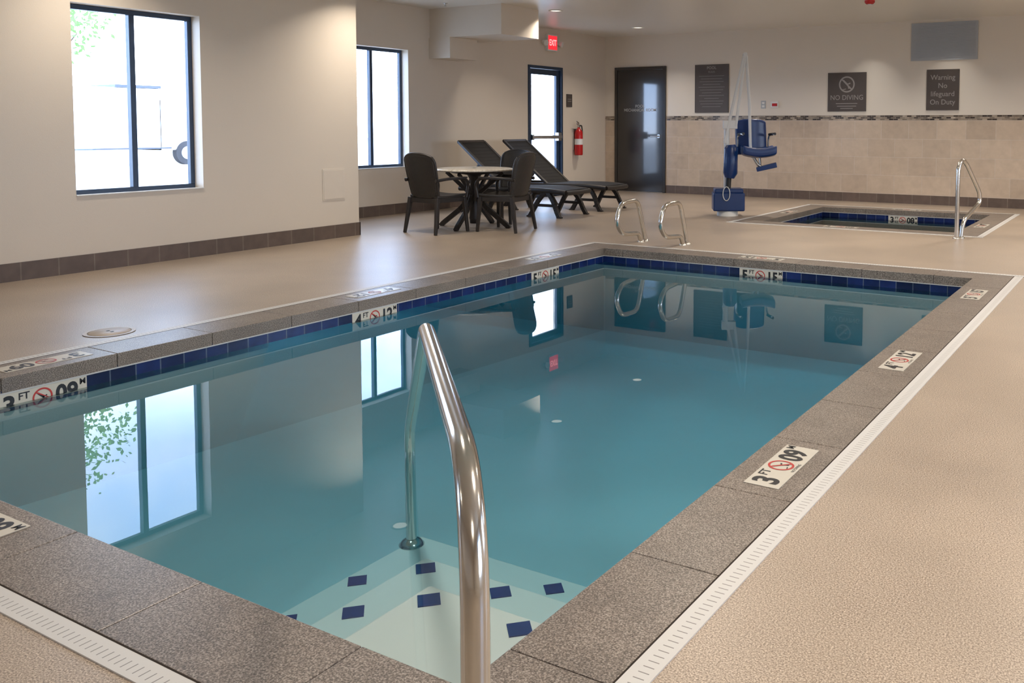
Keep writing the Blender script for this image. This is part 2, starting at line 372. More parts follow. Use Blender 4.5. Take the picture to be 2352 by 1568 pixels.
# exit door (glazed)
b=MB(); x=X2
y0,y1,z1=DE[0],DE[1],DE[3]
b.box((x+.02,y0,0),(x-.12,y0+.05,z1),M_BRONZE); b.box((x+.02,y1-.05,0),(x-.12,y1,z1),M_BRONZE); b.box((x+.02,y0+.05,z1-.05),(x-.12,y1-.05,z1),M_BRONZE)
d=b.obj('door_1',bevel=.003,label='glazed exit door in a dark metal frame',**S)
b=MB(); fx0,fx1=x-.03,x-.08; a,c=y0+.055,y1-.055
b.box((fx0,a,.01),(fx1,a+.09,z1-.055),M_BRONZE); b.box((fx0,c-.09,.01),(fx1,c,z1-.055),M_BRONZE)
b.box((fx0,a+.09,z1-.155),(fx1,c-.09,z1-.055),M_BRONZE); b.box((fx0,a+.09,.01),(fx1,c-.09,.26),M_BRONZE)
leaf=b.obj('door_leaf',parent=d,bevel=.003)
g=MB(); g.box((x-.05,a+.09,.26),(x-.056,c-.09,z1-.155),M_GLASS); g.obj('glass_pane',parent=leaf)
g=MB(); g.box((x+.03,a+.02,1.06),(x+.055,c-.02,1.12),M_STEELB); g.box((x-.03,a+.03,1.04),(x+.03,a+.1,1.14),M_STEELB); g.box((x-.03,c-.13,1.02),(x+.05,c-.03,1.17),M_STEELB); g.obj('push_bar',parent=leaf,bevel=.005,label='brushed steel push bar')
b=MB(); y=YF
b.box((DX0,y-.04,0),(DX0+.06,y+.02,DZ),M_DOOR); b.box((DX1-.06,y-.04,0),(DX1,y+.02,DZ),M_DOOR); b.box((DX0+.06,y-.04,DZ-.06),(DX1-.06,y+.02,DZ),M_DOOR)
d2=b.obj('door_2',bevel=.004,label='dark mechanical room door in a dark frame',**S)
b=MB(); b.box((DX0+.062,y-.025,.012),(DX1-.062,y+.01,DZ-.062),M_DOOR); l2=b.obj('door_leaf',parent=d2,bevel=.002)
b=MB(); b.M=frame(((DX0+DX1)/2,y-.027,1.64),(1,0,0),(0,0,1)); b.text('POOL',.08,(0,.04,0),M_DLET,.0008); b.text('MECHANICAL ROOM',.08,(0,-.035,0),M_DLET,.0008,sx=.95); b.obj('lettering',parent=l2,label='pale door lettering')
b=MB(); b.cyl((DX1-.15,y-.025,1.10),(DX1-.15,y-.04,1.10),.035,M_STEELB); b.tube(fillet([(DX1-.15,y-.03,1.10),(DX1-.15,y-.09,1.10),(DX1-.30,y-.09,1.10)],.02),.011,M_STEELB); b.obj('door_handle',parent=l2,label='brushed steel lever handle')

# ------------------------------------------------------------ pools
def marker_geo(b,ft,m):
    L,Hh=.445,.135
    b.box((-L/2,-Hh/2,0),(L/2,Hh/2,.0022),M_PLATE)
    z=.0030
    b.text(ft,.135,(-.165,-.004,z),M_INK,.0045,sx=.95)
    b.text('FT',.052,(-.095,.034,z),M_INK,.001); b.text('M',.045,(.200,.040,z),M_INK,.001)
    b.nodive((-.005,.006),.050,z,M_REDINK,M_INK)
    b.text(m,.128,(.118,-.002,z),M_INK,.0045,sx=.9)
    b.text('NO DIVING',.017,(-.005,-.055,z),M_INK)
def pool(root,x0,x1,y0,y1,jx,jy):
    b=MB(); zt,zb=.004,CB
    def strip(a0,a1,js,mk):
        e=[a0]+[j for j in sorted(js) if a0+.05<j<a1-.05]+[a1]
        for i in range(len(e)-1): mk(e[i]+.0015,e[i+1]-.0015)
    for (ya,yb) in((y0-CW,y0),(y1,y1+CW)):
        strip(x0-CW,x1+CW,jx,lambda p,q:b.box((p,ya,zb),(q,yb,zt),M_COPE))
    for (xa,xb) in((x0-CW,x0),(x1,x1+CW)):
        strip(y0,y1,jy,lambda p,q:b.box((xa,p,zb),(xb,q,zt),M_COPE))
    b.obj('coping',parent=root,bevel=.003,seg=2,label='grey-brown speckled granite coping stones')
    g=MB()
    for r in((x0-CW,y0-CW,x1+CW,y0),(x0-CW,y1,x1+CW,y1+CW),(x0-CW,y0,x0,y1),(x1,y0,x1+CW,y1)):
        g.box((r[0]+.003,r[1]+.003,CB+.004),(r[2]-.003,r[3]-.003,-.004),M_GROUT)
    g.obj('coping_grout',parent=root)
    t=MB(); za,zb2=CB+.012,TB; k=.002
    t.box((x0-k,y0-.03,zb2),(x0-.03,y1+.03,za),M_NAVY); t.box((x1+k,y0-.03,zb2),(x1+.03,y1+.03,za),M_NAVY)
    t.box((x0-k,y0-k,zb2),(x1+k,y0-.03,za),M_NAVY); t.box((x0-k,y1+k,zb2),(x1+k,y1+.03,za),M_NAVY)
    t.obj('waterline_tile',parent=root,label='glossy navy waterline tiles')
    t=MB(); c=.003
    for a_,b_ in(((x0-.004,y0),(x0+c,y1)),((x1-c,y0),(x1+.004,y1)),((x0,y0-.004),(x1,y0+c)),((x0,y1-c),(x1,y1+.004))):
        t.box((*a_,CB-.006),(*b_,CB+.001),M_CAP)
    t.obj('tile_edge_trim',parent=root,label='thin pale trim line above the waterline tiles')
P=empty('swimming_pool',(0,0,0),label='indoor swimming pool with teal water and granite coping',category='swimming pool')
pool(P,PX0,PX1,PY0,PY1,[-1.69-.635*k for k in range(0,7)],[1.72+.592*k for k in range(0,12)])
b=MB(); zn,zf=-.66,-.88; xa,xb,ya,yb=PX0-.004,PX1+.004,PY0-.004,PY1+.004; zt=TB
b.quad([(xa,ya,zn),(xb,ya,zn),(xb,yb,zf),(xa,yb,zf)],M_PLASTER)
b.quad([(xa,ya,zt),(xb,ya,zt),(xb,ya,zn),(xa,ya,zn)],M_PLASTER); b.quad([(xa,yb,zt),(xb,yb,zt),(xb,yb,zf),(xa,yb,zf)],M_PLASTER)
b.quad([(xa,ya,zt),(xa,yb,zt),(xa,yb,zf),(xa,ya,zn)],M_PLASTER); b.quad([(xb,ya,zt),(xb,yb,zt),(xb,yb,zf),(xb,ya,zn)],M_PLASTER)
b.obj('basin',parent=P,label='pale plaster pool basin')
for sx,sy,z0,zz in((-2.13,2.25,-.70,-.27),(-2.50,2.62,-.70,-.42),(-2.88,2.99,-.70,-.57)):
    b=MB(); b.box((sx,PY0-.003,z0),(PX1+.003,sy,zz),M_STEP)
    b.obj('pool_step',parent=P,bevel=.012,label='pale plaster entry step')
for x,y,z in((-2.056,2.168,-.27),(-1.69,2.18,-.27),(-2.056,1.80,-.27),(-2.429,2.545,-.42),(-2.426,2.18,-.42),(-2.063,2.548,-.42),(-1.70,2.548,-.42),(-2.426,1.81,-.42),(-2.81,2.549,-.57),(-2.81,2.2,-.57),(-2.074,2.90,-.57),(-1.70,2.90,-.57),(-2.81,1.84,-.57)):
    b=MB(); k=.052; b.M=Matrix.Translation((x,y,z))
    b.add([(0,-k,-.004),(k,0,-.004),(0,k,-.004),(-k,0,-.004),(0,-k,.004),(k,0,.004),(0,k,.004),(-k,0,.004)],[(0,3,2,1),(4,5,6,7),(0,1,5,4),(1,2,6,5),(2,3,7,6),(3,0,4,7)],M_TILEB)
    b.obj('step_tile',parent=P,label='cobalt blue square inset step tile')
b=MB(); e=.0018; b.box((PX0-e,PY0-e,-1.2),(PX1+e,PY1+e,WZ),M_WATER); b.obj('water',parent=P,label='calm clear teal water')
def marker(root,o,xd,yd,ft,m,wl=None):
    b=MB(); b.M=frame(o,xd,yd); marker_geo(b,ft,m)
    if wl is not None:
        for v in b.v:
            if v.z<wl: v.z=wl+(v.z-wl)*.15
    return b.obj('depth_marker',parent=root,label=f'cream depth tile reading {ft} FT {m} M with a no diving symbol')
zc=.0045; zm=WZ-.002
for yy,ft,m in((3.20,'3','09'),(5.0,'4','12'),(7.28,'5','15')): marker(P,(-1.215,yy,zc),(0,1,0),(-1,0,0),ft,m)
for yy,ft,m in((2.60,'3','09'),(4.98,'4','12'),(7.2,'5','15')): marker(P,(-5.26,yy,zc),(0,-1,0),(1,0,0),ft,m)
marker(P,(-3.37,8.22,zc),(-1,0,0),(0,-1,0),'5','15')
marker(P,(-3.35,1.42,zc),(1,0,0),(0,1,0),'3','09')
for yy,ft,m in((2.51,'3','09'),(4.84,'4','12'),(7.01,'5','15')): marker(P,(PX0-.001,yy,zm),(0,1,0),(0,0,1),ft,m,WZ)
marker(P,(-3.31,PY1+.001,zm),(1,0,0),(0,0,1),'5','15',WZ)
Q=empty('hot_tub',(0,0,0),label='sunken square spa with dark water beside the far wall',category='hot tub')
pool(Q,SX0,SX1,SY0,SY1,[-4.0,-3.4,-2.8],[12.1,12.7,13.3])
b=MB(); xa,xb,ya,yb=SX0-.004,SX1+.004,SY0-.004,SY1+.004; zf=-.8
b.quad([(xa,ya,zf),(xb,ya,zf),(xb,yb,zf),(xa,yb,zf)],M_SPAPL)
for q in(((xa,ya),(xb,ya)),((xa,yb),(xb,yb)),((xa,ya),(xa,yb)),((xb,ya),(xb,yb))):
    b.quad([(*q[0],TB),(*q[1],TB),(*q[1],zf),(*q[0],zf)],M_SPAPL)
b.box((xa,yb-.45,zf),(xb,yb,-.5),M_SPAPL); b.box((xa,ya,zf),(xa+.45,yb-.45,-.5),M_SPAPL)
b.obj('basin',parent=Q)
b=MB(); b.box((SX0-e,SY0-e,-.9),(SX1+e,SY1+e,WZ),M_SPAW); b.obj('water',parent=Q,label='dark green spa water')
marker(Q,(-3.42,SY1+.001,-.150),(1,0,0),(0,0,1),'3','09',WZ)
marker(Q,(-3.55,SY0-.15,zc),(1,0,0),(0,1,0),'3','09')
marker(Q,(-3.4,SY1+.15,zc),(-1,0,0),(0,-1,0),'3','09')
marker(Q,(SX1+.15,12.4,zc),(0,1,0),(-1,0,0),'3','09')
marker(Q,(SX0-.15,12.9,zc),(0,-1,0),(1,0,0),'3','09')
def drain(x0,x1,y0,y1,lab):
    r=empty('drain_channel',(0,0,0),label=lab,category='drain')
    a=CW
    for (p,q,rot) in(((x0-a-DW,y0-a-DW/2),(x1+a+DW,y0-a-DW/2),0),((x1+a+DW/2,y0-a),(x1+a+DW/2,y1+a),math.pi/2),((x1+a+DW,y1+a+DW/2),(x0-a-DW,y1+a+DW/2),math.pi),((x0-a-DW/2,y1+a),(x0-a-DW/2,y0-a),-math.pi/2)):
        L=math.hypot(q[0]-p[0],q[1]-p[1]); b=MB(); b.box((0.001,-DW/2+.004,-.004),(L-.001,DW/2-.004,.004),M_GRATE); b.box((0,DW/2-.004,0),(L,DW/2+.001,.0045),M_GROUT)
        o=b.obj('drain_grate',parent=r,loc=(p[0],p[1],0)); o.rotation_euler=(0,0,rot)
drain(PX0,PX1,PY0,PY1,'white slotted deck drain running around the swimming pool')
drain(SX0,SX1,SY0,SY1,'white slotted deck drain running around the spa')
b=MB(); b.lathe([(.0,.006),(.115,.006),(.118,.003),(.118,.0)],mat('lid_tan',(.44,.37,.31),.42)); b.ring((0,0),.122,.145,.004,mat('lid_rim',(.48,.42,.36),.42)); b.box((-.03,-.004,.004),(-.015,.012,.008),M_BLACK); b.box((.015,-.004,.004),(.03,.012,.008),M_BLACK)
b.obj('skimmer_lid',loc=(-5.68,3.19,0),label='round tan skimmer lid set in the deck',category='skimmer lid')

# ------------------------------------------------------------ rails
R=.023
e0=empty('pool_handrail',(-.90,1.05,0),label='large curved polished steel handrail at the pool steps',category='handrail')
b=MB(); pts=fillet([(0,0,.0),(0,0,.755),(-1.02,.975,.685),(-1.965,1.86,-.06),(-1.95,1.85,-.57)],[.24,.07,.14],12); b.tube(pts,R,M_STEEL,24); b.obj('rail',parent=e0)
for q in((0,0,0),(-1.95,1.85,-.57)):
    b=MB(); b.lathe([(.024,.03),(.04,.022),(.056,.004),(.056,0)],M_STEEL,c=q); b.obj('base_flange',parent=e0,label='round steel base flange')
def grab(loc,rz,prof,label,name='grab_rail',rr=.025):
    e=empty(name,loc,rz,label=label,category='handrail')
    b=MB(); b.tube(prof,rr,M_STEEL,16); b.obj('rail',parent=e)
    for q in(prof[0],prof[-1]):
        b=MB(); b.lathe([(.024,.02),(.034,.014),(.042,.003),(.042,0)],M_STEEL,c=(q[0],q[1],0)); b.obj('base_flange',parent=e)
    return e
pr=fillet([(0,0,0),(0,-.18,.475),(0,-.53,.47),(0,-.64,.27),(0,-.52,.13),(0,-.15,.10),(0,-.10,0)],[.09,.10,.10,.09,.06],7)
for xx in(-5.03,-4.50):
    g=grab((xx,8.83,0),0,pr,'looped stainless grab rail standing at the pool edge'); g['group']='pair of grab rails'
pr2=fillet([(0,0,0),(0,.01,.84),(0,.09,.92),(0,.17,.86),(0,.43,.52),(0,.44,.40),(0,.12,.20),(0,.09,0)],[.08,.06,.07,.1,.09,.08,.08],7)
grab((-2.03,10.87,0),math.radians(-25),pr2,'tall stainless grab rail beside the spa',rr=.025)

# ------------------------------------------------------------ furniture
def curved_panel(b,f,nu,nv,th,mt):
    V=[];F=[]
    for side in(0,1):
        for j in range(nv+1):
            for i in range(nu+1):
                p,n=f(-1+2*i/nu,j/nv); V.append(Vector(p)+Vector(n)*(th/2 if side else -th/2))
    K=(nu+1)*(nv+1)
    for j in range(nv):
        for i in range(nu):
            a=j*(nu+1)+i; F.append((a,a+1,a+nu+2,a+nu+1)); F.append((K+a,K+a+nu+1,K+a+nu+2,K+a+1))
    for i in range(nu):
        F.append((i,K+i,K+i+1,i+1)); a=nv*(nu+1)+i; F.append((a,a+1,K+a+1,K+a))
    for j in range(nv):
        a=j*(nu+1); F.append((a,a+nu+1,K+a+nu+1,K+a)); a+=nu; F.append((a,K+a,K+a+nu+1,a+nu+1))
    b.add(V,F,mt,True)
ch=empty('armchair',(-7.64,8.28,0),math.radians(-4),label='dark woven resin armchair drawn up to the round table',category='chair',group='armchairs around the round table')
b=MB()
def seatf(u,v):
    return ((u*(.235+.02*v),-.22+.46*v,.435+.012*u*u-.012*math.sin(v*math.pi)+.01*v),(0,0,1))
curved_panel(b,seatf,10,10,.03,M_WICK); b.box((-.235,.20,.37),(.235,.235,.43),M_RESIN); b.box((-.22,-.23,.37),(.22,-.20,.43),M_RESIN); b.box((-.245,-.2,.375),(-.215,.2,.43),M_RESIN); b.box((.215,-.2,.375),(.245,.2,.43),M_RESIN)
b.obj('seat',parent=ch,bevel=.004)
b=MB()
def backf(u,v):
    w=.215+.035*math.sin(min(1,v*1.3)*math.pi/2)
    z=.43+.53*v; k=max(0,(v-.80)/.20)
    w*=1-.10*k*k
    z-= .045*k*abs(u)**3
    return ((u*w,-.235-.11*v+.05*u*u,z),(0,1,.2))
curved_panel(b,backf,12,16,.028,M_WICK)
for sgn in(-1,1):
    b.tube([ (backf(sgn,v/10)[0]) for v in range(0,11)],.017,M_RESIN,8)
b.tube([backf(-1+2*i/16,1)[0] for i in range(17)],.017,M_RESIN,8)
b.obj('backrest',parent=ch)
for sgn in(-1,1):
    b=MB(); b.tube(fillet([(sgn*.255,-.27,.64),(sgn*.28,-.05,.665),(sgn*.28,.20,.655),(sgn*.262,.27,.58),(sgn*.25,.24,.42)],[.1,.06,.06],5),.019,M_RESIN,10)
    b.beam((sgn*.262,-.26,.652),(sgn*.285,.20,.668),.05,.018,.06,.018,M_RESIN); b.obj('armrest',parent=ch,bevel=.004)
for sx,sy in((-1,1),(1,1),(-1,-1),(1,-1)):
    b=MB(); b.beam((sx*.232,sy*.215,.43),(sx*.265,sy*(.245 if sy>0 else .285),0),.05,.05,.032,.032,M_RESIN,up=(0,1,0)); b.obj('leg',parent=ch,bevel=.005)
dup(ch,'armchair',(-7.04,8.84,0),math.radians(100))
dup(ch,'armchair',(-7.66,9.62,0),math.radians(182),label='dark woven resin armchair catching bluish window light behind the table')
tb=empty('round_table',(-7.60,8.92,0),label='round patio table with cream top and dark resin pedestal base',category='table')
b=MB(); b.lathe([(0,.755),(.47,.755),(.49,.75),(.50,.738),(.495,.728),(.47,.724),(0,.724)],M_CREAM,48); b.lathe([(.0,.757),(.022,.757),(.024,.755)],M_BLACK,16); b.obj('tabletop',parent=tb,label='cream speckled round top')
b=MB(); b.lathe([(.0,.724),(.30,.724),(.29,.70),(.09,.67),(.055,.60),(.05,.30),(.07,.12),(.06,.05),(0,.05)],M_RESIN,24); b.obj('pedestal',parent=tb)
for k in range(4):
    a=math.radians(k*90+12); c,s_=math.cos(a),math.sin(a); b=MB()
    P_=fillet([(.03*c,.03*s_,.46),(.16*c,.16*s_,.26),(.46*c,.46*s_,.035),(.49*c,.49*s_,.0)],[.1,.05],5)
    for i in range(len(P_)-1): b.beam(P_[i],P_[i+1],.045,.06,.045,.06,M_RESIN)
    b.beam((.40*c,.40*s_,.70),(.05*c,.05*s_,.42),.035,.04,.035,.05,M_RESIN)
    b.obj('leg',parent=tb,bevel=.004)
lo=empty('sun_lounger',(-8.09,10.70,0),0,label='dark resin sun lounger with raised back by the wall',category='lounger',group='sun loungers by the exit door')
b=MB()
for sgn in(-1,1):
    b.tube(fillet([(-1.05,sgn*.31,.355),(-.2,sgn*.31,.365),(.55,sgn*.31,.38),(.88,sgn*.30,.355)],[.2,.3],6),.036,M_RESIN,10)
b.tube([(.88,-.30,.355),(.90,0,.35),(.88,.30,.355)],.034,M_RESIN,10); b.tube([(-1.05,-.31,.36),(-1.05,.31,.36)],.028,M_RESIN,8)
b.obj('frame',parent=lo)
b=MB()
for i in range(15):
    x=-.20+i*.072; b.box((x,-.285,.375+.01*math.sin(i/14*math.pi)),(x+.071,.285,.395+.01*math.sin(i/14*math.pi)),M_SLING)
b.obj('bed_slats',parent=lo,bevel=.003)
b=MB(); p0=Vector((-.22,0,.38)); p1=Vector((-1.08,0,1.05)); d=(p1-p0)
for sgn in(-1,1): b.beam(p0+Vector((0,sgn*.29,0)),p1+Vector((0,sgn*.29,0)),.05,.035,.045,.035,M_RESIN)
for i in range(14):
    q=p0+d*(i/14+.001); b.beam(q,q+d*.070,.56,.018,.56,.018,M_SLING)
b.beam(p1-d*.03,p1+d*.02,.62,.03,.60,.03,M_RESIN)
b.obj('backrest',parent=lo,bevel=.002)
for sgn in(-1,1):
    b=MB(); b.beam((-.70,sgn*.24,.76),(-.98,sgn*.24,.37),.03,.03,.03,.03,M_RESIN); b.obj('back_support',parent=lo,bevel=.003)
for sx,sy in((.55,-1),(.55,1),(-.75,-1),(-.75,1)):
    b=MB()
    for q in(((sx-.02,sy*.30,.36),(sx-.13,sy*.32,.24),(sx-.22,sy*.335,.08),(sx-.27,sy*.34,0)),((sx+.02,sy*.30,.36),(sx+.13,sy*.32,.24),(sx+.20,sy*.335,.08),(sx+.25,sy*.34,0))):
        P_=fillet(list(q),.08,4)
        for i in range(len(P_)-1): b.beam(P_[i],P_[i+1],.058,.05,.058,.05,M_RESIN,up=(0,1,0))
    b.beam((sx-.17,sy*.325,.17),(sx+.15,sy*.325,.17),.04,.035,.04,.035,M_RESIN,up=(0,1,0)); b.box((sx-.31,sy*.34-.025,0),(sx-.23,sy*.34+.025,.02),M_RESIN); b.box((sx+.21,sy*.34-.025,0),(sx+.29,sy*.34+.025,.02),M_RESIN)
    b.obj('leg',parent=lo,bevel=.004)
dup(lo,'sun_lounger',(-8.14,11.84,0),0)

# ------------------------------------------------------------ pool lift
lf=empty('pool_lift',(-5.45,11.98,0),math.radians(29.8),label='blue and white pool access lift with seat on a mast',category='pool lift')
b=MB(); b.lathe([(0,.085),(.13,.085),(.15,.07),(.155,.0)],M_WHITE,32); b.obj('base',parent=lf,label='round white base')
b=MB(); b.box((-.22,-.17,.075),(.235,.17,.34),M_BLUE); b.box((-.20,-.15,.33),(.215,.15,.40),M_BLUE); b.obj('battery_housing',parent=lf,bevel=.02,seg=3,label='royal blue box housing')
b=MB(); b.tube([(-.02,0,.38),(-.02,0,1.34)],.04,M_MAST,16); b.box((-.075,-.05,1.26),(.13,.05,1.38),M_MAST); b.obj('mast',parent=lf,bevel=.006,label='white mast')
b=MB(); b.tube([(.02,-.06,.55),(.03,-.06,.62),(.04,-.06,.98),(.035,-.06,1.03)],[.07,.105,.10,.06],M_BLUE,18); b.tube([(.0,-.05,.38),(.01,-.05,.56)],.04,M_BLACK,12); b.obj('actuator_cover',parent=lf,label='royal blue actuator cover')
b=MB()
for yy in(-.045,.045):
    b.beam((-.05,yy,1.05),(.225,yy,2.34),.018,.038,.014,.026,M_MAST,up=(1,0,0))
    b.beam((.11,yy,1.30),(.245,yy,2.34),.018,.034,.014,.026,M_MAST,up=(1,0,0))
b.cyl((.235,-.06,2.33),(.235,.06,2.33),.03,M_MAST,14); b.obj('boom',parent=lf,bevel=.003,label='white two-bar lifting boom')
b=MB(); b.tube(fillet([(.25,-.03,2.31),(.30,-.06,1.6),(.31,-.12,.98),(.35,-.12,.84)],.1,6),.022,M_MAST,10)
b.tube(fillet([(.35,-.12,.86),(.42,-.14,.74),(.50,-.15,.70)],.05),.022,M_STEELB,10); b.obj('hanger_arm',parent=lf,label='white seat hanger arm')
b=MB()
def lb(u,v): return ((.36+u*.225-.02*v,.12+.06*u*u,.88+.52*v-.04*max(0,v-.8)*5*abs(u)**3),(0,-1,.1))
curved_panel(b,lb,10,10,.10,M_BLUE); b.obj('seat_back',parent=lf,bevel=.02,label='royal blue moulded backrest')
b=MB()
def ls(u,v): return ((.43+u*.24,.10-.40*v,.93-.03*math.sin(v*3.1)+.04*u*u),(0,0,1))
curved_panel(b,ls,10,8,.12,M_BLUE); b.obj('seat',parent=lf,bevel=.02,label='royal blue moulded seat')
for xx in(.15,.60):
    b=MB(); b.tube(fillet([(xx,.12,1.00),(xx,.10,1.15),(xx+.03,-.08,1.19),(xx+.05,-.14,1.18)],.06),.014,M_STEELB,8); b.tube([(xx+.0,.02,1.18),(xx+.06,-.14,1.19)],.02,M_BLACK,10); b.obj('armrest',parent=lf,label='black padded armrest')
b=MB(); b.beam((.40,-.16,.68),(.68,-.20,.75),.26,.06,.24,.07,M_BLUE); b.tube([(.46,-.12,.70),(.44,-.1,.92)],.018,M_STEELB,8); b.obj('footrest',parent=lf,bevel=.015,label='royal blue footrest')
b=MB(); b.tube([(-.035+.05*math.cos(t*math.pi/10),-.19,.33+.10*math.sin(t*math.pi/10)) for t in range(20)],.007,M_MAST,6,closed=True); b.obj('cable_loop',parent=lf,label='white cable loop')

# ------------------------------------------------------------ wall fixtures
def wsign(x0,x1,z0,z1,fn,label,name='wall_sign',cat='sign'):
    e=empty(name,((x0+x1)/2,YF,(z0+z1)/2),0,label=label,category=cat)
    w,h=x1-x0,z1-z0
    b=MB(); b.box((-w/2,-.02,-h/2),(w/2,0,h/2),M_SIGN); b.obj('sign_board',parent=e,bevel=.003)
    b=MB(); b.M=frame((0,-.022,0),(1,0,0),(0,0,1)); fn(b,w,h); b.obj('lettering',parent=e,label='pale raised lettering')
def f_rules(b,w,h):
    b.text('POOL',.075,(0,.385,0),M_LETTER,.001); b.text('RULES',.05,(0,.31,0),M_LETTER)
    for i in range(12):
        ww=[.52,.44,.5,.36,.54,.48,.40,.52,.3,.5,.46,.38][i]; z=.235-i*.052; b.box((-ww/2,z-.003,0),(ww/2,z+.003,.001),M_LETTER)
def f_nd(b,w,h):
    b.nodive((0,.13),.14,0,M_LETTER,M_LETTER); b.text('NO DIVING',.118,(0,-.10,0),M_LETTER,.0005,sx=.95)
    for z,ww in((-.20,.38),(-.245,.34),(-.285,.22)): b.box((-ww/2,z-.006,0),(ww/2,z+.006,.001),M_LETTER)
def f_wn(b,w,h):
    for i,t in enumerate(('Warning','No','lifeguard','On Duty')): b.text(t,.118,(0,.20-i*.135,0),M_LETTER,.0005,sx=.95)
wsign(-7.69,-6.99,1.55,2.45,f_rules,'tall dark taupe pool rules wall sign with pale text')
wsign(-5.09,-4.41,1.56,2.23,f_nd,'dark taupe wall sign reading NO DIVING with symbol')
wsign(-3.40,-2.88,1.57,2.24,f_wn,'dark taupe wall sign reading Warning No lifeguard On Duty')
b=MB(); b.box((-.53,-.02,-.31),(.53,0,.31),M_GREY); b.box((-.50,-.024,-.28),(.50,-.02,.28),M_GREY)
for i in range(22): b.beam((-.49,-.028,-.265+i*.025),(.49,-.028,-.265+i*.025),.012,.006,.012,.006,M_GREY)
b.obj('wall_vent',loc=(-3.135,YF,2.70),label='pale grey louvred wall vent near the ceiling',category='vent')
b=MB(); b.box((-.045,-.012,-.07),(.045,0,.07),M_GREY); b.box((-.025,-.018,.01),(.025,-.012,.05),M_WHITE); b.box((-.025,-.018,-.05),(.025,-.012,-.01),M_WHITE); b.obj('power_outlet',loc=(-6.30,YF,1.69),bevel=.003,label='small grey wall outlet',category='outlet')
b=MB(); b.box((-.075,-.03,-.055),(.075,0,.055),M_WHITE); b.box((-.04,-.045,-.03),(.055,-.03,.02),M_RED); b.obj('alarm_pull_station',loc=(-6.08,YF,1.69),bevel=.004,label='small white and red alarm station',category='alarm')
b=MB(); b.box((0,-.16,-.18),(.006,.16,.18),M_OFFW); b.box((.006,-.145,-.165),(.009,.145,.165),M_OFFW); b.obj('access_panel',loc=(X1,7.20,.62),bevel=.002,label='small white access panel on the wall',category='access panel')
b=MB(); b.box((0,-.09,-.12),(.015,.09,.12),M_SIGN); b.box((.015,-.06,-.02),(.016,.06,-.01),M_LETTER); b.box((.015,-.06,.02),(.016,.06,.03),M_LETTER); b.obj('wall_sign',loc=(X2,14.10,1.77),label='small dark sign beside the exit door',category='sign')
ex=empty('exit_sign',(X2,13.50,2.80),label='lit red EXIT sign with two emergency lamp heads',category='exit sign')
b=MB(); b.box((0,-.15,-.15),(.06,.15,.15),M_WHITE); b.obj('housing',parent=ex,bevel=.008)
b=MB(); b.box((.06,-.135,-.125),(.064,.135,.125),M_EXITF); b.M=frame((.066,0,-.005),(0,1,0),(0,0,1)); b.text('EXIT',.15,(0,0,0),M_EXITL,.004,sx=.72); b.obj('sign_face',parent=ex,label='glowing red EXIT face')
for s_ in(-1,1):
    b=MB(); b.tube([(.02,s_*.15,.0),(.03,s_*.21,.0)],.02,M_WHITE,8); b.tube([(.02,s_*.23,.0),(.10,s_*.25,-.02)],[.04,.055],M_WHITE,16); b.obj('lamp_head',parent=ex)
fx=empty('fire_extinguisher',(X2+.10,14.28,.74),label='red fire extinguisher hung on the wall',category='fire extinguisher')
b=MB(); b.lathe([(0,0),(.07,0),(.078,.02),(.078,.40),(.065,.46),(.03,.50),(.022,.53),(0,.53)],M_RED,24); b.obj('cylinder_body',parent=fx)
b=MB(); b.lathe([(.0795,.20),(.0795,.31)],M_WHITE,24); b.obj('label_band',parent=fx)
b=MB(); b.box((-.02,-.02,.52),(.02,.02,.57),M_STEELB); b.beam((0,0,.57),(.02,-.10,.60),.025,.015,.02,.012,M_STEELB); b.beam((0,0,.60),(.02,-.10,.645),.025,.015,.02,.012,M_STEELB); b.obj('valve',parent=fx,bevel=.003)
b=MB(); b.tube(fillet([(0,.02,.55),(0,.10,.57),(0,.125,.45),(0,.10,.16)],.06),.012,M_BLACK,8); b.tube([(0,.10,.18),(0,.10,.08)],[.012,.02],M_BLACK,8); b.obj('hose',parent=fx)
b=MB(); b.box((-.10,-.05,.1),(-.078,.05,.5),M_STEELB); b.obj('bracket',parent=fx)
def can(x,y,z=ZC):
    b=MB(); b.lathe([(.11,0),(.11,-.008),(.085,-.01),(.08,.0)],M_WHITE,28); b.lathe([(.08,-.002),(0,-.002)],M_LENS,28)
    return b.obj('recessed_light',loc=(x,y,z),label='round recessed ceiling light with white trim',category='ceiling light',group='recessed ceiling lights')
CANS=[(-8.12,11.45),(-8.2,14.1),(-7.55,7.5),(-7.55,4.4)]
for x,y in CANS: can(x,y)
b=MB(); b.lathe([(.07,0),(.07,-.03),(.05,-.05),(0,-.05)],M_RED,20); b.box((-.02,-.02,-.07),(.02,.02,-.05),M_WHITE); b.obj('ceiling_alarm',loc=(-3.6,12.65,ZC),label='small red fire alarm strobe on the ceiling',category='alarm')
b=MB(); b.lathe([(.035,0),(.035,-.008),(.012,-.012),(.010,-.04),(.022,-.045),(0,-.047)],M_STEELB,16); b.obj('fire_sprinkler',loc=(-9.02,9.98,ZC),label='small chrome ceiling sprinkler head',category='sprinkler')

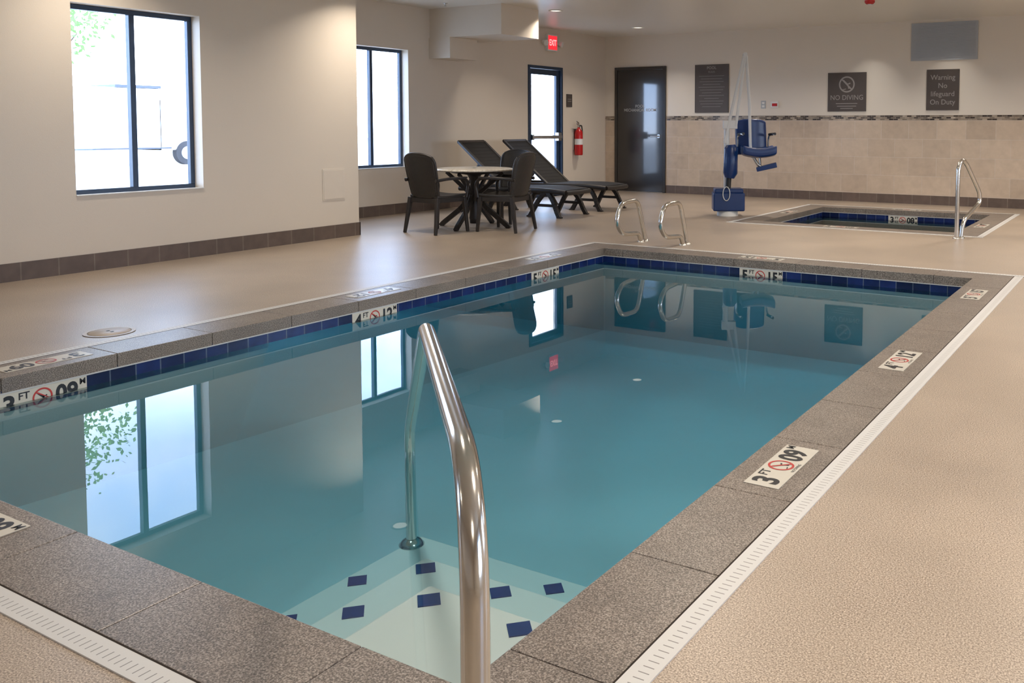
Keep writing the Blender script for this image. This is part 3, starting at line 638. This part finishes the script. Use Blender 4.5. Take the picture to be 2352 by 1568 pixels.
# ------------------------------------------------------------ outside
b=MB(); b.box((-80,-40,-.25),(X2-T-.02,70,-.06),M_CONC); b.box((XR+T+.02,-40,-.25),(60,60,-.06),M_CONC); b.obj('ground_outside',label='pale concrete parking ground outside the windows',category='ground',kind='structure')
tr=empty('tree',(-15.2,7.2,-.06),label='leafy green tree outside the window',category='tree')
b=MB(); b.tube([(0,0,0),(.05,.05,1.0),(0,.15,2.0),(-.1,.3,3.2)],[.11,.09,.07,.03],M_BARK,12)
for k in range(7):
    a=k*.9; b.tube([(0,.12,1.6+k*.15),(.6*math.cos(a),.3+.6*math.sin(a),2.6+k*.18)],[.035,.01],M_BARK,7)
b.obj('trunk',parent=tr)
b=MB()
for k in range(7000):
    q=Vector((random.uniform(-1.3,1.3),random.uniform(-1.2,1.8),random.uniform(2.0,4.7)))
    if (Vector((q.x/1.3,(q.y-.25)/1.45,(q.z-3.4)/1.25))).length>random.uniform(.7,1): continue
    d1=Vector((random.uniform(-1,1),random.uniform(-1,1),random.uniform(-1,1))).normalized(); d2=d1.orthogonal().normalized()
    l=random.uniform(.03,.065); b.quad([q-d1*l,q-d2*l*.5,q+d1*l,q+d2*l*.5],M_LEAF)
b.obj('foliage',parent=tr,kind='stuff')
vn=empty('van',(-30,17.2,-.06),label='white delivery van parked outside',category='van')
b=MB(); b.box((-1.0,-3.8,.55),(1.0,1.0,2.55),M_VAN); b.add([(-1,1.0,.5),(1,1.0,.5),(1,2.8,.5),(-1,2.8,.5),(-1,1.0,2.2),(1,1.0,2.2),(1,1.7,2.1),(-1,1.7,2.1),(1,2.3,1.35),(-1,2.3,1.35),(1,2.8,1.2),(-1,2.8,1.2)],[(0,3,2,1),(4,5,6,7),(7,6,8,9),(9,8,10,11),(11,10,2,3),(1,2,10,8,6,5),(0,4,7,9,11,3)],M_VAN); b.obj('body',parent=vn,bevel=.05)
b=MB(); b.box((-1.02,-.5,2.55),(1.02,1.02,2.64),M_DGLASS); b.box((1.0,1.15,1.4),(1.012,1.8,1.85),M_GREY); b.box((1.0,-3.7,.55),(1.012,1.35,.60),M_DGLASS); b.box((1.0,2.45,.55),(1.012,2.78,.70),M_DGLASS); b.obj('window_trim',parent=vn)
for yy in(-3.0,1.9):
    b=MB(); b.cyl((.8,yy,.40),(1.03,yy,.40),.40,M_TYRE); b.cyl((1.03,yy,.40),(1.05,yy,.40),.22,M_GREY); b.obj('wheel',parent=vn)

# ------------------------------------------------------------ world + lights
w=bpy.data.worlds.new('sky'); sc.world=w; w.use_nodes=True; nt=w.node_tree; bg=nt.nodes['Background']
tc=nt.nodes.new('ShaderNodeTexCoord'); n=nt.nodes.new('ShaderNodeTexNoise'); n.inputs['Scale'].default_value=3.; n.inputs['Detail'].default_value=6
nt.links.new(tc.outputs['Generated'],n.inputs['Vector'])
r=nt.nodes.new('ShaderNodeValToRGB'); r.color_ramp.elements[0].position=.42; r.color_ramp.elements[0].color=(.42,.62,1,1); r.color_ramp.elements[1].position=.62; r.color_ramp.elements[1].color=(.84,.91,1,1)
nt.links.new(n.outputs['Fac'],r.inputs['Fac']); nt.links.new(r.outputs['Color'],bg.inputs['Color'])
sp=nt.nodes.new('ShaderNodeSeparateXYZ'); nt.links.new(tc.outputs['Generated'],sp.inputs[0])
mr=nt.nodes.new('ShaderNodeMapRange'); mr.inputs['From Min'].default_value=.08; mr.inputs['From Max'].default_value=.30; mr.inputs['To Min'].default_value=14.; mr.inputs['To Max'].default_value=5.0
nt.links.new(sp.outputs[2],mr.inputs['Value']); nt.links.new(mr.outputs['Result'],bg.inputs['Strength'])
def portal(x,h,sg):
    l=bpy.data.lights.new('window_portal','AREA'); l.shape='RECTANGLE'; l.size=h[3]-h[2]; l.size_y=h[1]-h[0]; l.cycles.is_portal=True
    o=bpy.data.objects.new('window_portal',l); o.location=(x,(h[0]+h[1])/2,(h[2]+h[3])/2); o.rotation_euler=(0,math.radians(-90*sg),0); COL.objects.link(o)
portal(X1-.2,W1,1); portal(X1-.2,W0_ADDED,1); portal(X2-.2,W2,1); portal(X2-.15,DE,1)
for h in WR_ADDED: portal(XR+.2,h,-1)
def area(x,y,z,size,power,col=(1,.89,.765),spread=125):
    l=bpy.data.lights.new('lamp','AREA'); l.shape='DISK'; l.size=size; l.energy=power; l.color=col; l.spread=math.radians(spread)
    o=bpy.data.objects.new('ceiling_lamp',l); o.location=(x,y,z); COL.objects.link(o); return o
for (x,y),p in zip(CANS,(14,14,19,14)): area(x,y,ZC-.02,.15,p)
for x,y in((-3.2,9.9),(-3.2,6.5),(-3.2,3.0),(-.2,9.9),(-5.,13.0),(-1.6,13.0),(-.2,6.0),(-.2,2.3),(1.0,-1.0),(-5,-1.5),(1.6,4.),(1.8,8.),(.8,13)): area(x,y,ZC-.02,.3,31,spread=140)
for x in(-4.3,-3.0): area(x,14.9,ZC-.02,.10,2.5,(1,.96,.90),80)  # added lamps without fixtures, brighten the far wall from above

# ------------------------------------------------------------ camera
f,cx,cy,pi_,yw,ro=2073.27,1479.21,407.79,.0573,.5196,.0027
F_=Vector((-math.sin(yw)*math.cos(pi_),math.cos(yw)*math.cos(pi_),-math.sin(pi_))); r0=Vector((math.cos(yw),math.sin(yw),0)); u0=r0.cross(F_)
r_=r0*math.cos(ro)+u0*math.sin(ro); u_=-r0*math.sin(ro)+u0*math.cos(ro)
cd=bpy.data.cameras.new('camera'); cam=bpy.data.objects.new('camera',cd); COL.objects.link(cam)
m=Matrix.Identity(4)
for i in range(3): m[i][0]=r_[i]; m[i][1]=u_[i]; m[i][2]=-F_[i]
m[2][3]=1.3; cam.matrix_world=m
cd.sensor_fit='HORIZONTAL'; cd.sensor_width=36; cd.lens=f/2352*36; cd.shift_x=(1176-cx)/2352; cd.shift_y=-(784-cy)/2352; cd.clip_end=300; cd.clip_start=.05
sc.camera=cam
